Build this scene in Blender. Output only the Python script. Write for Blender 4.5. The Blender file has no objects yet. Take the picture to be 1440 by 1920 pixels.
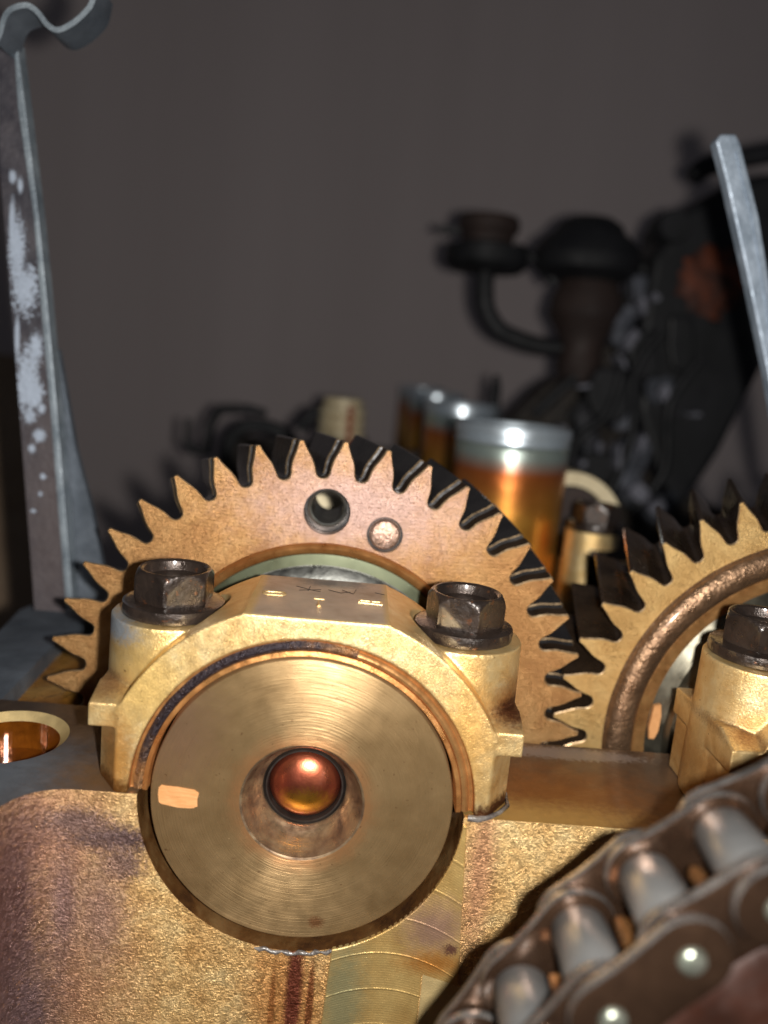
import bpy, bmesh, math, random
from mathutils import Vector, Matrix, noise
PI = math.pi; R_ = math.radians
random.seed(7)
S = bpy.context.scene
COL = S.collection
# ------------------------------------------------------------------ camera, world, lamp, exposure (1 unit = 1 cm)
cam_d = bpy.data.cameras.new('camera'); cam = bpy.data.objects.new('camera', cam_d); COL.objects.link(cam)
CP = Vector((0.38683, -11.05246, 6.45789)); yaw, pit, rol = R_(2.19845), R_(10.04708), R_(5.2823)
fwd = Vector((math.sin(yaw)*math.cos(pit), math.cos(yaw)*math.cos(pit), -math.sin(pit)))
rt = Vector((math.cos(yaw), -math.sin(yaw), 0)); up = rt.cross(fwd)
rt2 = math.cos(rol)*rt + math.sin(rol)*up; up2 = -math.sin(rol)*rt + math.cos(rol)*up
M = Matrix((rt2, up2, -fwd)).transposed().to_4x4(); M.translation = CP
cam.matrix_world = M
cam_d.sensor_fit = 'VERTICAL'; cam_d.sensor_height = 48.0; cam_d.lens = 48*1520.93/1920
cam_d.clip_start = 0.1; cam_d.clip_end = 1000
cam_d.dof.use_dof = True; cam_d.dof.focus_distance = 13.0; cam_d.dof.aperture_fstop = 0.135
S.camera = cam
W = bpy.data.worlds.new('World'); S.world = W; W.use_nodes = True
W.node_tree.nodes['Background'].inputs[0].default_value = (0.8, 0.85, 1.0, 1)
W.node_tree.nodes['Background'].inputs[1].default_value = 0.029
fl = bpy.data.lights.new('phone_flash', 'POINT'); fo = bpy.data.objects.new('phone_flash', fl); COL.objects.link(fo)
fo.location = (1.45, -11.0, 6.5); fl.energy = 15500; fl.shadow_soft_size = 0.22; fl.color = (1, 0.97, 0.92)
S.view_settings.view_transform = 'Standard'; S.view_settings.look = 'None'
S.view_settings.exposure = 0.0; S.view_settings.gamma = 1.0

# ------------------------------------------------------------------ helpers
def thing(name, label, cat, loc=(0, 0, 0), group=None):
    o = bpy.data.objects.new(name, None); COL.objects.link(o); o.location = loc
    o.empty_display_size = 0.3
    o['label'] = label; o['category'] = cat
    if group: o['group'] = group
    return o
def wloc(o):
    v = Vector((0, 0, 0))
    while o is not None: v += o.location; o = o.parent
    return v
def link(name, me, mats, parent=None, label=None):
    o = bpy.data.objects.new(name, me); COL.objects.link(o)
    if not isinstance(mats, (list, tuple)): mats = [mats]
    mi_ = [p.material_index if len(mats) > 1 else 0 for p in me.polygons]
    while len(me.materials): me.materials.pop()
    for m in mats: me.materials.append(m)
    if len(mi_): me.polygons.foreach_set('material_index', mi_)
    if parent is not None:
        me.transform(Matrix.Translation(-wloc(parent))); o.parent = parent
    if label: o['label'] = label
    return o
def part(name, bm, mats, parent=None, smooth=None, label=None, recalc=True):
    if recalc: bmesh.ops.recalc_face_normals(bm, faces=bm.faces)
    me = bpy.data.meshes.new(name); bm.to_mesh(me); bm.free()
    if smooth is not None: smooth_by(me, smooth)
    return link(name, me, mats, parent, label)
def smooth_by(me, ang):
    me.shade_smooth()
    me.set_sharp_from_angle(angle=R_(ang))
def tag(o, label, cat, group=None, kind=None):
    if label: o['label'] = label
    if cat: o['category'] = cat
    if group: o['group'] = group
    if kind: o['kind'] = kind
    return o
def copy_tree(o, loc, label=None, rotz=0):
    r = o.copy(); COL.objects.link(r); r.location = loc; r.rotation_euler.z = rotz
    if label: r['label'] = label
    for ch in o.children:
        c = ch.copy(); COL.objects.link(c); c.parent = r
        for g in ch.children:
            d = g.copy(); COL.objects.link(d); d.parent = c
    return r
def prism(poly, a, b, axis='Y', bm=None):
    """poly = list of 2D points; extruded from a to b along axis.  axis Y: (x,z), Z: (x,y), X: (y,z)"""
    bm = bm or bmesh.new()
    def P(p, t):
        return {'Y': (p[0], t, p[1]), 'Z': (p[0], p[1], t), 'X': (t, p[0], p[1])}[axis]
    A = [bm.verts.new(P(p, a)) for p in poly]; B = [bm.verts.new(P(p, b)) for p in poly]
    n = len(poly)
    bm.faces.new(A); bm.faces.new(B[::-1])
    for i in range(n): bm.faces.new((A[i], B[i], B[(i+1) % n], A[(i+1) % n]))
    bmesh.ops.recalc_face_normals(bm, faces=bm.faces)
    return bm
def box(x0, x1, y0, y1, z0, z1, bm=None):
    return prism([(x0, y0), (x1, y0), (x1, y1), (x0, y1)], z0, z1, 'Z', bm)
def cyl(c, r, a, b, axis='Y', n=64, bm=None, r2=None):
    r2 = r if r2 is None else r2
    bm = bm or bmesh.new()
    def P(k, rr, t):
        u = c[0]+rr*math.cos(2*PI*k/n); v = c[1]+rr*math.sin(2*PI*k/n)
        return {'Y': (u, t, v), 'Z': (u, v, t), 'X': (t, u, v)}[axis]
    A = [bm.verts.new(P(k, r, a)) for k in range(n)]; B = [bm.verts.new(P(k, r2, b)) for k in range(n)]
    bm.faces.new(A); bm.faces.new(B[::-1])
    for i in range(n): bm.faces.new((A[i], B[i], B[(i+1) % n], A[(i+1) % n]))
    bmesh.ops.recalc_face_normals(bm, faces=bm.faces)
    return bm
def lathe(prof, c=(0, 0), axis='Y', n=128, a0=0.0, a1=2*PI, bm=None, wob=0.0):
    """prof = [(r, t)...] swept round an axis through c.  open profile; r==0 makes a pole"""
    bm = bm or bmesh.new()
    full = abs(a1-a0-2*PI) < 1e-6
    m = n if full else n+1
    rows = []
    for r, t in prof:
        if r < 1e-6:
            p = {'Y': (c[0], t, c[1]), 'Z': (c[0], c[1], t)}[axis]
            rows.append([bm.verts.new(p)]); continue
        row = []
        for k in range(m):
            a = a0+(a1-a0)*k/n
            rr = r*(1+wob*noise.noise(Vector((math.cos(a)*6, math.sin(a)*6, t*2+r*3))))
            u = c[0]+rr*math.cos(a); v = c[1]+rr*math.sin(a)
            row.append(bm.verts.new({'Y': (u, t, v), 'Z': (u, v, t)}[axis]))
        rows.append(row)
    for A, B in zip(rows, rows[1:]):
        for k in range(n):
            j = (k+1) % m if full else k+1
            if len(A) == 1 and len(B) == 1: continue
            if len(A) == 1: bm.faces.new((A[0], B[k], B[j]))
            elif len(B) == 1: bm.faces.new((A[k], B[0], A[j]))
            else: bm.faces.new((A[k], B[k], B[j], A[j]))
    return bm
def tube(pts, r, n=16, bm=None):
    bm = bm or bmesh.new(); pts = [Vector(p) for p in pts]; rings = []
    ref = Vector((0.13, 1, 0.21)).normalized()
    for i, p in enumerate(pts):
        d = (pts[min(i+1, len(pts)-1)]-pts[max(i-1, 0)]).normalized()
        a = d.cross(ref).normalized(); b = d.cross(a)
        rr = r[i] if isinstance(r, (list, tuple)) else r
        rings.append([bm.verts.new(p+a*rr*math.cos(2*PI*k/n)+b*rr*math.sin(2*PI*k/n)) for k in range(n)])
    for A, B in zip(rings, rings[1:]):
        for k in range(n): bm.faces.new((A[k], A[(k+1) % n], B[(k+1) % n], B[k]))
    bm.faces.new(rings[0][::-1]); bm.faces.new(rings[-1])
    return bm
def boolean(base, ops):
    """base bmesh, ops = [(bm, 'UNION'|'DIFFERENCE')...]; returns a mesh"""
    def mk(b):
        me = bpy.data.meshes.new('tmp'); b.to_mesh(me); b.free()
        o = bpy.data.objects.new('tmp', me); COL.objects.link(o); return o
    o = mk(base); cs = []
    for b, op in ops:
        c = mk(b); cs.append(c)
        md = o.modifiers.new('b', 'BOOLEAN'); md.object = c; md.operation = op; md.solver = 'EXACT'
    dg = bpy.context.evaluated_depsgraph_get()
    me = bpy.data.meshes.new_from_object(o.evaluated_get(dg))
    for x in cs+[o]: bpy.data.objects.remove(x)
    return me
def modified(me, setup):
    o = bpy.data.objects.new('tmp', me); COL.objects.link(o); setup(o)
    dg = bpy.context.evaluated_depsgraph_get()
    m2 = bpy.data.meshes.new_from_object(o.evaluated_get(dg)); bpy.data.objects.remove(o)
    return m2
def cast_round(me, voxel, its):
    def f(o):
        r = o.modifiers.new('r', 'REMESH'); r.mode = 'VOXEL'; r.voxel_size = voxel; r.use_smooth_shade = True
        s = o.modifiers.new('s', 'SMOOTH'); s.iterations = its; s.factor = 0.5
    return modified(me, f)
def bevelled(me, w, seg=2, ang=30):
    def f(o):
        b = o.modifiers.new('b', 'BEVEL'); b.width = w; b.segments = seg; b.limit_method = 'ANGLE'; b.angle_limit = R_(ang)
    return modified(me, f)
def assign(me, fn):
    for p in me.polygons: p.material_index = fn(p.center, p.normal)

# ------------------------------------------------------------------ materials
def mat(name, cols, scale=1.0, detail=6, metallic=0.8, rough=0.4, rvar=0.15, bumps=(), stretch=(1, 1, 1),
        spots=(), aniso=None, coat=0.0, lines=None, spec=0.5, speck=None, distort=0.4, grain=None):
    """cols = [(pos, rgb)]: noise driven ramp.  spots = [(centre, radii, rgb, sharp)]: stains that belong to the thing."""
    m = bpy.data.materials.new(name); m.use_nodes = True; nt = m.node_tree; N = nt.nodes; L = nt.links
    b = N['Principled BSDF']; g = N.new('ShaderNodeNewGeometry'); pos = g.outputs['Position']
    mp = N.new('ShaderNodeVectorMath'); mp.operation = 'MULTIPLY'; mp.inputs[1].default_value = stretch; L.new(pos, mp.inputs[0])
    n1 = N.new('ShaderNodeTexNoise'); n1.inputs['Scale'].default_value = scale; n1.inputs['Detail'].default_value = detail
    n1.inputs['Roughness'].default_value = 0.62; n1.inputs['Distortion'].default_value = distort; L.new(mp.outputs[0], n1.inputs[0])
    cr = N.new('ShaderNodeValToRGB'); e = cr.color_ramp.elements
    e[0].position, e[0].color = cols[0][0], (*cols[0][1], 1)
    e[1].position, e[1].color = cols[-1][0], (*cols[-1][1], 1)
    for p, c in cols[1:-1]:
        x = e.new(p); x.color = (*c, 1)
    L.new(n1.outputs[0], cr.inputs[0]); col = cr.outputs[0]
    for (c, rad, rgb, sharp, *amp_) in spots:
        am = amp_[0] if amp_ else 1.6
        sb = N.new('ShaderNodeVectorMath'); sb.operation = 'SUBTRACT'; L.new(pos, sb.inputs[0]); sb.inputs[1].default_value = c
        dv = N.new('ShaderNodeVectorMath'); dv.operation = 'DIVIDE'; L.new(sb.outputs[0], dv.inputs[0]); dv.inputs[1].default_value = rad
        ln = N.new('ShaderNodeVectorMath'); ln.operation = 'LENGTH'; L.new(dv.outputs[0], ln.inputs[0])
        nn = N.new('ShaderNodeTexNoise'); nn.inputs['Scale'].default_value = 3.2/max(0.08, min(rad)); nn.inputs['Detail'].default_value = 7
        nn.inputs['Roughness'].default_value = 0.7; L.new(pos, nn.inputs[0])
        ad = N.new('ShaderNodeMath'); ad.operation = 'MULTIPLY_ADD'; L.new(nn.outputs[0], ad.inputs[0]); ad.inputs[1].default_value = am
        L.new(ln.outputs['Value'], ad.inputs[2])
        mr = N.new('ShaderNodeMapRange'); mr.inputs[1].default_value = 1.0+am/2+sharp; mr.inputs[2].default_value = 1.0+am/2-sharp
        mr.interpolation_type = 'SMOOTHSTEP'; L.new(ad.outputs[0], mr.inputs[0])
        mx = N.new('ShaderNodeMix'); mx.data_type = 'RGBA'; L.new(mr.outputs[0], mx.inputs[0]); L.new(col, mx.inputs[6])
        mx.inputs[7].default_value = (*rgb, 1); col = mx.outputs[2]
    if speck:
        sc, thr, rgb = speck
        nn = N.new('ShaderNodeTexNoise'); nn.inputs['Scale'].default_value = sc; nn.inputs['Detail'].default_value = 3; L.new(pos, nn.inputs[0])
        mr = N.new('ShaderNodeMapRange'); mr.inputs[1].default_value = thr; mr.inputs[2].default_value = thr+0.05; L.new(nn.outputs[0], mr.inputs[0])
        mx = N.new('ShaderNodeMix'); mx.data_type = 'RGBA'; L.new(mr.outputs[0], mx.inputs[0]); L.new(col, mx.inputs[6])
        mx.inputs[7].default_value = (*rgb, 1); col = mx.outputs[2]
    L.new(col, b.inputs['Base Color'])
    b.inputs['Metallic'].default_value = metallic
    b.inputs['Specular IOR Level'].default_value = spec
    n2 = N.new('ShaderNodeTexNoise'); n2.inputs['Scale'].default_value = scale*2.7; n2.inputs['Detail'].default_value = 5; L.new(mp.outputs[0], n2.inputs[0])
    mr = N.new('ShaderNodeMapRange'); mr.inputs[1].default_value = 0.3; mr.inputs[2].default_value = 0.7
    mr.inputs[3].default_value = max(0.03, rough-rvar); mr.inputs[4].default_value = rough+rvar; L.new(n2.outputs[0], mr.inputs[0])
    L.new(mr.outputs[0], b.inputs['Roughness'])
    if coat: b.inputs['Coat Weight'].default_value = coat; b.inputs['Coat Roughness'].default_value = 0.12
    prev = None
    for bp in bumps:
        sc, dist = bp[0], bp[1]; st = bp[2] if len(bp) > 2 else (1, 1, 1); kind = bp[3] if len(bp) > 3 else 'noise'
        mv = N.new('ShaderNodeVectorMath'); mv.operation = 'MULTIPLY'; mv.inputs[1].default_value = st; L.new(pos, mv.inputs[0])
        if kind == 'voronoi':
            nb = N.new('ShaderNodeTexVoronoi'); nb.feature = 'SMOOTH_F1'; nb.inputs['Scale'].default_value = sc; h = nb.outputs['Distance']
        else:
            nb = N.new('ShaderNodeTexNoise'); nb.inputs['Scale'].default_value = sc; nb.inputs['Detail'].default_value = 3; h = nb.outputs[0]
        L.new(mv.outputs[0], nb.inputs[0])
        bu = N.new('ShaderNodeBump'); bu.inputs['Strength'].default_value = 1; bu.inputs['Distance'].default_value = dist; L.new(h, bu.inputs['Height'])
        if prev: L.new(prev, bu.inputs['Normal'])
        prev = bu.outputs[0]
    if lines:
        h = lines(nt, pos); bu = N.new('ShaderNodeBump'); bu.inputs['Strength'].default_value = 1; bu.inputs['Distance'].default_value = 0.01
        L.new(h, bu.inputs['Height'])
        if prev: L.new(prev, bu.inputs['Normal'])
        prev = bu.outputs[0]
    if grain:
        # random tilt per grain: cast or crystalline sparkle
        gs, ga, gst = grain
        mv = N.new('ShaderNodeVectorMath'); mv.operation = 'MULTIPLY'; mv.inputs[1].default_value = gst; L.new(pos, mv.inputs[0])
        vo = N.new('ShaderNodeTexVoronoi'); vo.inputs['Scale'].default_value = gs; L.new(mv.outputs[0], vo.inputs[0])
        sb = N.new('ShaderNodeVectorMath'); sb.operation = 'SUBTRACT'; L.new(vo.outputs['Color'], sb.inputs[0]); sb.inputs[1].default_value = (0.5, 0.5, 0.5)
        sc_ = N.new('ShaderNodeVectorMath'); sc_.operation = 'SCALE'; L.new(sb.outputs[0], sc_.inputs[0]); sc_.inputs['Scale'].default_value = ga
        ad = N.new('ShaderNodeVectorMath'); ad.operation = 'ADD'; L.new(sc_.outputs[0], ad.inputs[0]); L.new(prev or g.outputs['Normal'], ad.inputs[1])
        nm = N.new('ShaderNodeVectorMath'); nm.operation = 'NORMALIZE'; L.new(ad.outputs[0], nm.inputs[0]); prev = nm.outputs[0]
    if prev: L.new(prev, b.inputs['Normal'])
    if aniso:
        amt, c = aniso
        sb = N.new('ShaderNodeVectorMath'); sb.operation = 'SUBTRACT'; L.new(pos, sb.inputs[0]); sb.inputs[1].default_value = c
        cx = N.new('ShaderNodeVectorMath'); cx.operation = 'CROSS_PRODUCT'; cx.inputs[0].default_value = (0, 1, 0); L.new(sb.outputs[0], cx.inputs[1])
        nm = N.new('ShaderNodeVectorMath'); nm.operation = 'NORMALIZE'; L.new(cx.outputs[0], nm.inputs[0])
        L.new(nm.outputs[0], b.inputs['Tangent']); b.inputs['Anisotropic'].default_value = amt; b.inputs['Anisotropic Rotation'].default_value = 0.25
    return m
def math_(nt, op, a, b=None, c=None):
    n = nt.nodes.new('ShaderNodeMath'); n.operation = op
    for i, v in enumerate((a, b, c)):
        if v is None: continue
        if isinstance(v, (int, float)): n.inputs[i].default_value = v
        else: nt.links.new(v, n.inputs[i])
    return n.outputs[0]
def ring_lines(c, f1, amp=1.0):
    """turning marks: fine rings about an axis along Y"""
    def fn(nt, pos):
        sx = nt.nodes.new('ShaderNodeSeparateXYZ'); nt.links.new(pos, sx.inputs[0])
        dx = math_(nt, 'SUBTRACT', sx.outputs[0], c[0]); dz = math_(nt, 'SUBTRACT', sx.outputs[2], c[1])
        r = math_(nt, 'SQRT', math_(nt, 'ADD', math_(nt, 'MULTIPLY', dx, dx), math_(nt, 'MULTIPLY', dz, dz)))
        cb = nt.nodes.new('ShaderNodeCombineXYZ'); nt.links.new(math_(nt, 'MULTIPLY', r, f1), cb.inputs[0])
        nt.links.new(math_(nt, 'MULTIPLY', math_(nt, 'ARCTAN2', dz, dx), 1.2), cb.inputs[1])
        nz = nt.nodes.new('ShaderNodeTexNoise'); nz.inputs['Scale'].default_value = 1; nz.inputs['Detail'].default_value = 2
        nt.links.new(cb.outputs[0], nz.inputs[0])
        return math_(nt, 'MULTIPLY', nz.outputs[0], amp)
    return fn
def sweep_lines(x0, rad, fine, coarse, ampf, ampc, tilt=0.0):
    """fly-cutter marks: equal arcs stepped down the face (z' = z + (x-x0)^2/2R)"""
    def fn(nt, pos):
        sx = nt.nodes.new('ShaderNodeSeparateXYZ'); nt.links.new(pos, sx.inputs[0])
        dx = math_(nt, 'SUBTRACT', sx.outputs[0], x0)
        zz = math_(nt, 'ADD', sx.outputs[2], math_(nt, 'MULTIPLY', math_(nt, 'MULTIPLY', dx, dx), 0.5/rad))
        zz = math_(nt, 'ADD', zz, math_(nt, 'MULTIPLY', dx, tilt))
        s1 = math_(nt, 'MULTIPLY', math_(nt, 'SINE', math_(nt, 'MULTIPLY', zz, 2*PI*fine)), ampf)
        s2 = math_(nt, 'SINE', math_(nt, 'MULTIPLY', zz, 2*PI*coarse))
        s2 = math_(nt, 'MULTIPLY', math_(nt, 'POWER', math_(nt, 'MAXIMUM', s2, 0.0), 60), ampc)
        return math_(nt, 'ADD', s1, s2)
    return fn

GOLD = [(0.26, (0.54, 0.31, 0.11)), (0.42, (0.72, 0.48, 0.20)), (0.60, (0.80, 0.60, 0.30)), (0.78, (0.86, 0.72, 0.45))]
m_cap = mat('cast_gold_aluminium', GOLD, scale=2.2, detail=10, metallic=0.72, rough=0.37, rvar=0.09, grain=(34, 0.08, (1, 1, 1)), bumps=((38, 0.006, (1, 1, 1)), (90, 0.004)),
            speck=(16, 0.69, (0.30, 0.14, 0.045)),
            spots=[((6.35, 1.0, 0.6), (0.4, 1.6, 0.5), (0.45, 0.24, 0.08), 0.9), ((6.6, 1.0, 1.45), (0.35, 1.1, 0.12), (0.22, 0.11, 0.045), 0.7), ((6.5, 0.1, 1.05), (0.3, 0.3, 0.12), (0.4, 0.2, 0.06), 0.7), ((-2.4, 0, 1.7), (0.5, 1, 0.6), (0.92, 0.62, 0.22), 0.9), ((2.3, 0, 1.3), (0.35, 1, 0.8), (0.86, 0.50, 0.16), 0.9), ((-2.75, 0.3, 0.5), (0.25, 1, 0.6), (0.70, 0.36, 0.10), 0.8),
                   ((3.0, 1.0, 1.6), (0.3, 1.0, 0.35), (0.42, 0.19, 0.06), 0.8), ((-3.1, 0.6, 2.3), (0.45, 0.8, 0.2), (0.48, 0.52, 0.56), 0.6), ((-3.0, 0.6, 1.45), (0.3, 0.5, 0.15), (0.36, 0.19, 0.08), 0.8),
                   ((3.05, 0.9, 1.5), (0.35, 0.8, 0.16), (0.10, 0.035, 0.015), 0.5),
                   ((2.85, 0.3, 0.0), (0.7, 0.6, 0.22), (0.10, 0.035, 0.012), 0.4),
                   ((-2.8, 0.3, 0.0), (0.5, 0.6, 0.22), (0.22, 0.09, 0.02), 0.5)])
m_captop = mat('machined_cap_top', [(0.3, (0.36, 0.24, 0.15)), (0.5, (0.48, 0.36, 0.26)), (0.7, (0.58, 0.44, 0.31))], scale=1.1, metallic=0.5, rough=0.45,
               bumps=((9, 0.004), (60, 0.004, (1, 6, 1))), spots=[((-1.05, 1, 2.88), (0.13, 3, 1), (0.6, 0.40, 0.16), 0.5), ((1.1, 1, 2.88), (0.12, 3, 1), (0.6, 0.40, 0.16), 0.5), ((0.2, 2.0, 2.88), (0.5, 0.25, 1), (0.2, 0.18, 0.16), 0.6)])
m_lip = mat('varnished_lip', [(0.3, (0.42, 0.15, 0.04)), (0.7, (0.64, 0.32, 0.11))], scale=2, metallic=0.75, rough=0.36, coat=0.3, bumps=((30, 0.003),))
m_carbon = mat('carbon_band', [(0.35, (0.42, 0.19, 0.06)), (0.68, (0.56, 0.30, 0.11))], scale=4, detail=8, metallic=0.5, rough=0.33,
               bumps=((16, 0.05, (1, 1, 1)), (40, 0.03)), coat=0.4, spots=[((-1.75, 0, 2.0), (2.35, 1, 2.1), (0.035, 0.026, 0.032), 0.45)])
m_lipband = mat('orange_lip_band', [(0.3, (0.34, 0.15, 0.05)), (0.7, (0.5, 0.27, 0.1))], scale=2, metallic=0.7, rough=0.36, coat=0.3, bumps=((14, 0.006),))
m_disc = mat('turned_steel', [(0.3, (0.30, 0.19, 0.085)), (0.7, (0.41, 0.27, 0.13))], scale=1.6, detail=9, metallic=0.74, rough=0.44, rvar=0.06,
             aniso=(0.62, (0, 0, 0)), lines=ring_lines((0, 0), 75, 1.0), speck=(15, 0.68, (0.20, 0.11, 0.05)), distort=0.2,
             spots=[((0.35, 0, -1.95), (0.11, 1, 0.09), (0.22, 0.10, 0.04), 0.5, 3.0), ((-1.9, 0, 1.0), (0.5, 1, 0.7), (0.34, 0.21, 0.12), 0.9), ((0, 0, 0), (1.0, 1, 1.0), (0.50, 0.24, 0.10), 0.25, 0.5)])
m_cone = mat('varnished_bore', [(0.3, (0.07, 0.045, 0.035)), (0.45, (0.20, 0.13, 0.08)), (0.7, (0.36, 0.26, 0.15))], scale=2.6, metallic=0.75, rough=0.40, lines=ring_lines((0, 0), 30, 0.5))
m_black = mat('black_gap', [(0.3, (0.012, 0.009, 0.008)), (0.7, (0.03, 0.02, 0.015))], scale=2, metallic=0.3, rough=0.5)
m_dome = mat('oily_copper_red', [(0.3, (0.45, 0.085, 0.06)), (0.7, (0.60, 0.17, 0.08))], scale=1.6, metallic=0.95, rough=0.3, rvar=0.05, coat=0.5, bumps=((30, 0.002),),
             spots=[((0.05, 0.6, -0.20), (0.35, 1, 0.2), (0.75, 0.36, 0.04), 0.6)])
m_paint = mat('orange_paint', [(0.3, (0.50, 0.22, 0.075)), (0.7, (0.64, 0.32, 0.13))], scale=3, metallic=0.0, rough=0.55, bumps=((12, 0.012, (0.4, 1, 2)),))
m_plate = mat('bronze_gear_face', [(0.25, (0.24, 0.105, 0.035)), (0.5, (0.40, 0.21, 0.078)), (0.75, (0.52, 0.31, 0.13))], scale=1.4, detail=10, metallic=0.72, rough=0.40, rvar=0.08, grain=(38, 0.22, (1, 1, 1)),
              bumps=((45, 0.009), (110, 0.008)), speck=(20, 0.64, (0.20, 0.08, 0.03)), lines=sweep_lines(0.2, -60, 15, 0.01, 0.05, 0),
              spots=[((0.5, 3.5, 3.9), (1.7, 1.5, 0.8), (0.47, 0.31, 0.26), 0.9), ((-2.9, 3.5, 2.4), (0.4, 1, 0.3), (0.26, 0.12, 0.05), 0.6), ((3.4, 3.5, 2.0), (0.5, 1, 0.9), (0.34, 0.17, 0.06), 0.9)])
m_gold_gear = mat('tan_gear_face', [(0.25, (0.42, 0.235, 0.075)), (0.5, (0.55, 0.35, 0.135)), (0.75, (0.66, 0.46, 0.20))], scale=1.3, metallic=0.68, rough=0.42, rvar=0.08, grain=(38, 0.15, (1, 1, 1)),
              bumps=((50, 0.007), (110, 0.005)), speck=(18, 0.66, (0.30, 0.11, 0.035)))
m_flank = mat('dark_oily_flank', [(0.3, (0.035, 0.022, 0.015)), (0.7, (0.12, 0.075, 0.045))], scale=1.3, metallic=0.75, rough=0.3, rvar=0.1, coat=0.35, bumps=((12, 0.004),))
m_edge = mat('worn_tooth_edge', [(0.3, (0.36, 0.23, 0.12)), (0.7, (0.62, 0.45, 0.27))], scale=8, metallic=0.85, rough=0.38, bumps=((40, 0.006),))
m_main = mat('black_main_gear', [(0.3, (0.020, 0.020, 0.022)), (0.7, (0.045, 0.042, 0.042))], scale=1.2, metallic=0.5, rough=0.27, rvar=0.08, coat=0.7, bumps=((3, 0.015),))
m_green = mat('green_washer', [(0.3, (0.07, 0.08, 0.05)), (0.7, (0.11, 0.12, 0.07))], scale=0.6, metallic=0.7, rough=0.4, coat=0.15)
m_steel = mat('grey_steel', [(0.3, (0.14, 0.14, 0.13)), (0.7, (0.26, 0.26, 0.235))], scale=1.6, metallic=0.9, rough=0.38, bumps=((20, 0.004),))
m_rivet = mat('pinkish_rivet', [(0.3, (0.28, 0.16, 0.10)), (0.7, (0.55, 0.38, 0.31))], scale=6, detail=8, metallic=0.75, rough=0.36, bumps=((14, 0.02), (40, 0.01)))
m_hub = mat('dark_steel_hub', [(0.3, (0.07, 0.065, 0.05)), (0.7, (0.22, 0.20, 0.15))], scale=0.9, metallic=0.9, rough=0.38, aniso=(0.5, (9.65, 0, 0)), lines=ring_lines((9.65, 0), 25, 0.7))
m_bolt = mat('oiled_black_bolt', [(0.3, (0.018, 0.013, 0.011)), (0.7, (0.055, 0.037, 0.028))], scale=2.2, metallic=0.5, rough=0.32, rvar=0.1, coat=0.8,
             bumps=((14, 0.010), (50, 0.006)), speck=(9, 0.64, (0.10, 0.04, 0.018)))
m_bead = mat('brown_cast_bead', [(0.3, (0.15, 0.085, 0.048)), (0.7, (0.29, 0.175, 0.10))], scale=1.8, metallic=0.75, rough=0.34, coat=0.15, bumps=((7, 0.02), (16, 0.018), (40, 0.006)))
m_face = mat('rough_cast_face', [(0.25, (0.56, 0.30, 0.10)), (0.5, (0.80, 0.51, 0.21)), (0.75, (0.90, 0.68, 0.34))], scale=1.8, detail=10, metallic=0.66, rough=0.34, rvar=0.1, speck=(24, 0.66, (0.40, 0.20, 0.09)),
             grain=(19, 0.46, (1.0, 1, 1.5)), bumps=((24, 0.03, (1, 1, 1.2)), (60, 0.02)),
             spots=[((-3.75, 0, -0.8), (0.9, 3, 1.0), (0.46, 0.24, 0.15), 1.1), ((-2.75, 0, -0.75), (0.7, 3, 0.22), (0.15, 0.095, 0.09), 0.6, 3.0), ((-3.3, 0, -0.5), (0.5, 3, 0.2), (0.25, 0.155, 0.13), 0.7, 3.0), ((-2.6, 0, -1.15), (0.3, 3, 0.25), (0.24, 0.15, 0.12), 0.6, 3.0),
                    ((-3.4, 0, -3.3), (0.9, 3, 1.3), (0.52, 0.28, 0.16), 1.1), ((-2.9, 0, -2.0), (0.35, 3, 0.8), (0.42, 0.25, 0.18), 0.9), ((-3.45, 0, -1.9), (0.2, 3, 0.9), (0.32, 0.19, 0.16), 0.8),
                    ((-4.08, 0, -2.0), (0.34, 3, 2.4), (0.16, 0.085, 0.075), 0.7), ((-3.95, 0, -3.7), (0.5, 3, 1.0), (0.17, 0.105, 0.105), 1.0),
                    ((0.0, 0, -3.3), (0.55, 1, 1.1), (0.60, 0.28, 0.09), 0.8), ((0.10, 0, -3.2), (0.13, 1, 1.2), (0.16, 0.04, 0.02), 0.45), ((0.36, 0, -3.4), (0.06, 1, 0.8), (0.26, 0.09, 0.03), 0.4), ((-0.22, 0, -3.5), (0.05, 1, 0.7), (0.36, 0.14, 0.04), 0.4),
                    ((2.75, 0, -0.9), (0.2, 1, 1.3), (0.58, 0.30, 0.15), 0.8)])
m_deck = mat('machined_deck', [(0.3, (0.06, 0.04, 0.03)), (0.7, (0.15, 0.10, 0.065))], scale=0.9, detail=9, metallic=0.6, rough=0.38, rvar=0.1, bumps=((60, 0.004, (1, 5, 1)), (5, 0.012)), coat=0.2,
             spots=[((4.0, 0.8, 0), (1.6, 0.9, 1), (0.24, 0.09, 0.022), 0.9), ((3.4, 0.12, 0), (1.6, 0.42, 1), (0.50, 0.30, 0.09), 0.9),
                    ((4.6, 2.35, 0), (1.3, 0.22, 1), (0.24, 0.21, 0.20), 0.2, 2.6),
                    ((-4.6, 0.3, 0), (1.3, 0.9, 1), (0.20, 0.22, 0.25), 0.9), ((-2.8, 0.4, 0), (0.8, 0.6, 1), (0.25, 0.14, 0.065), 0.8)])
m_rail = mat('dark_rail', [(0.3, (0.07, 0.085, 0.105)), (0.7, (0.17, 0.195, 0.23))], scale=0.8, metallic=0.4, rough=0.45, bumps=((8, 0.01),))
m_bore = mat('varnished_bore_wall', [(0.3, (0.07, 0.03, 0.018)), (0.5, (0.24, 0.11, 0.035)), (0.7, (0.42, 0.25, 0.10))], scale=1.4, metallic=0.7, rough=0.35, coat=0.3, bumps=((12, 0.006),))
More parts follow.
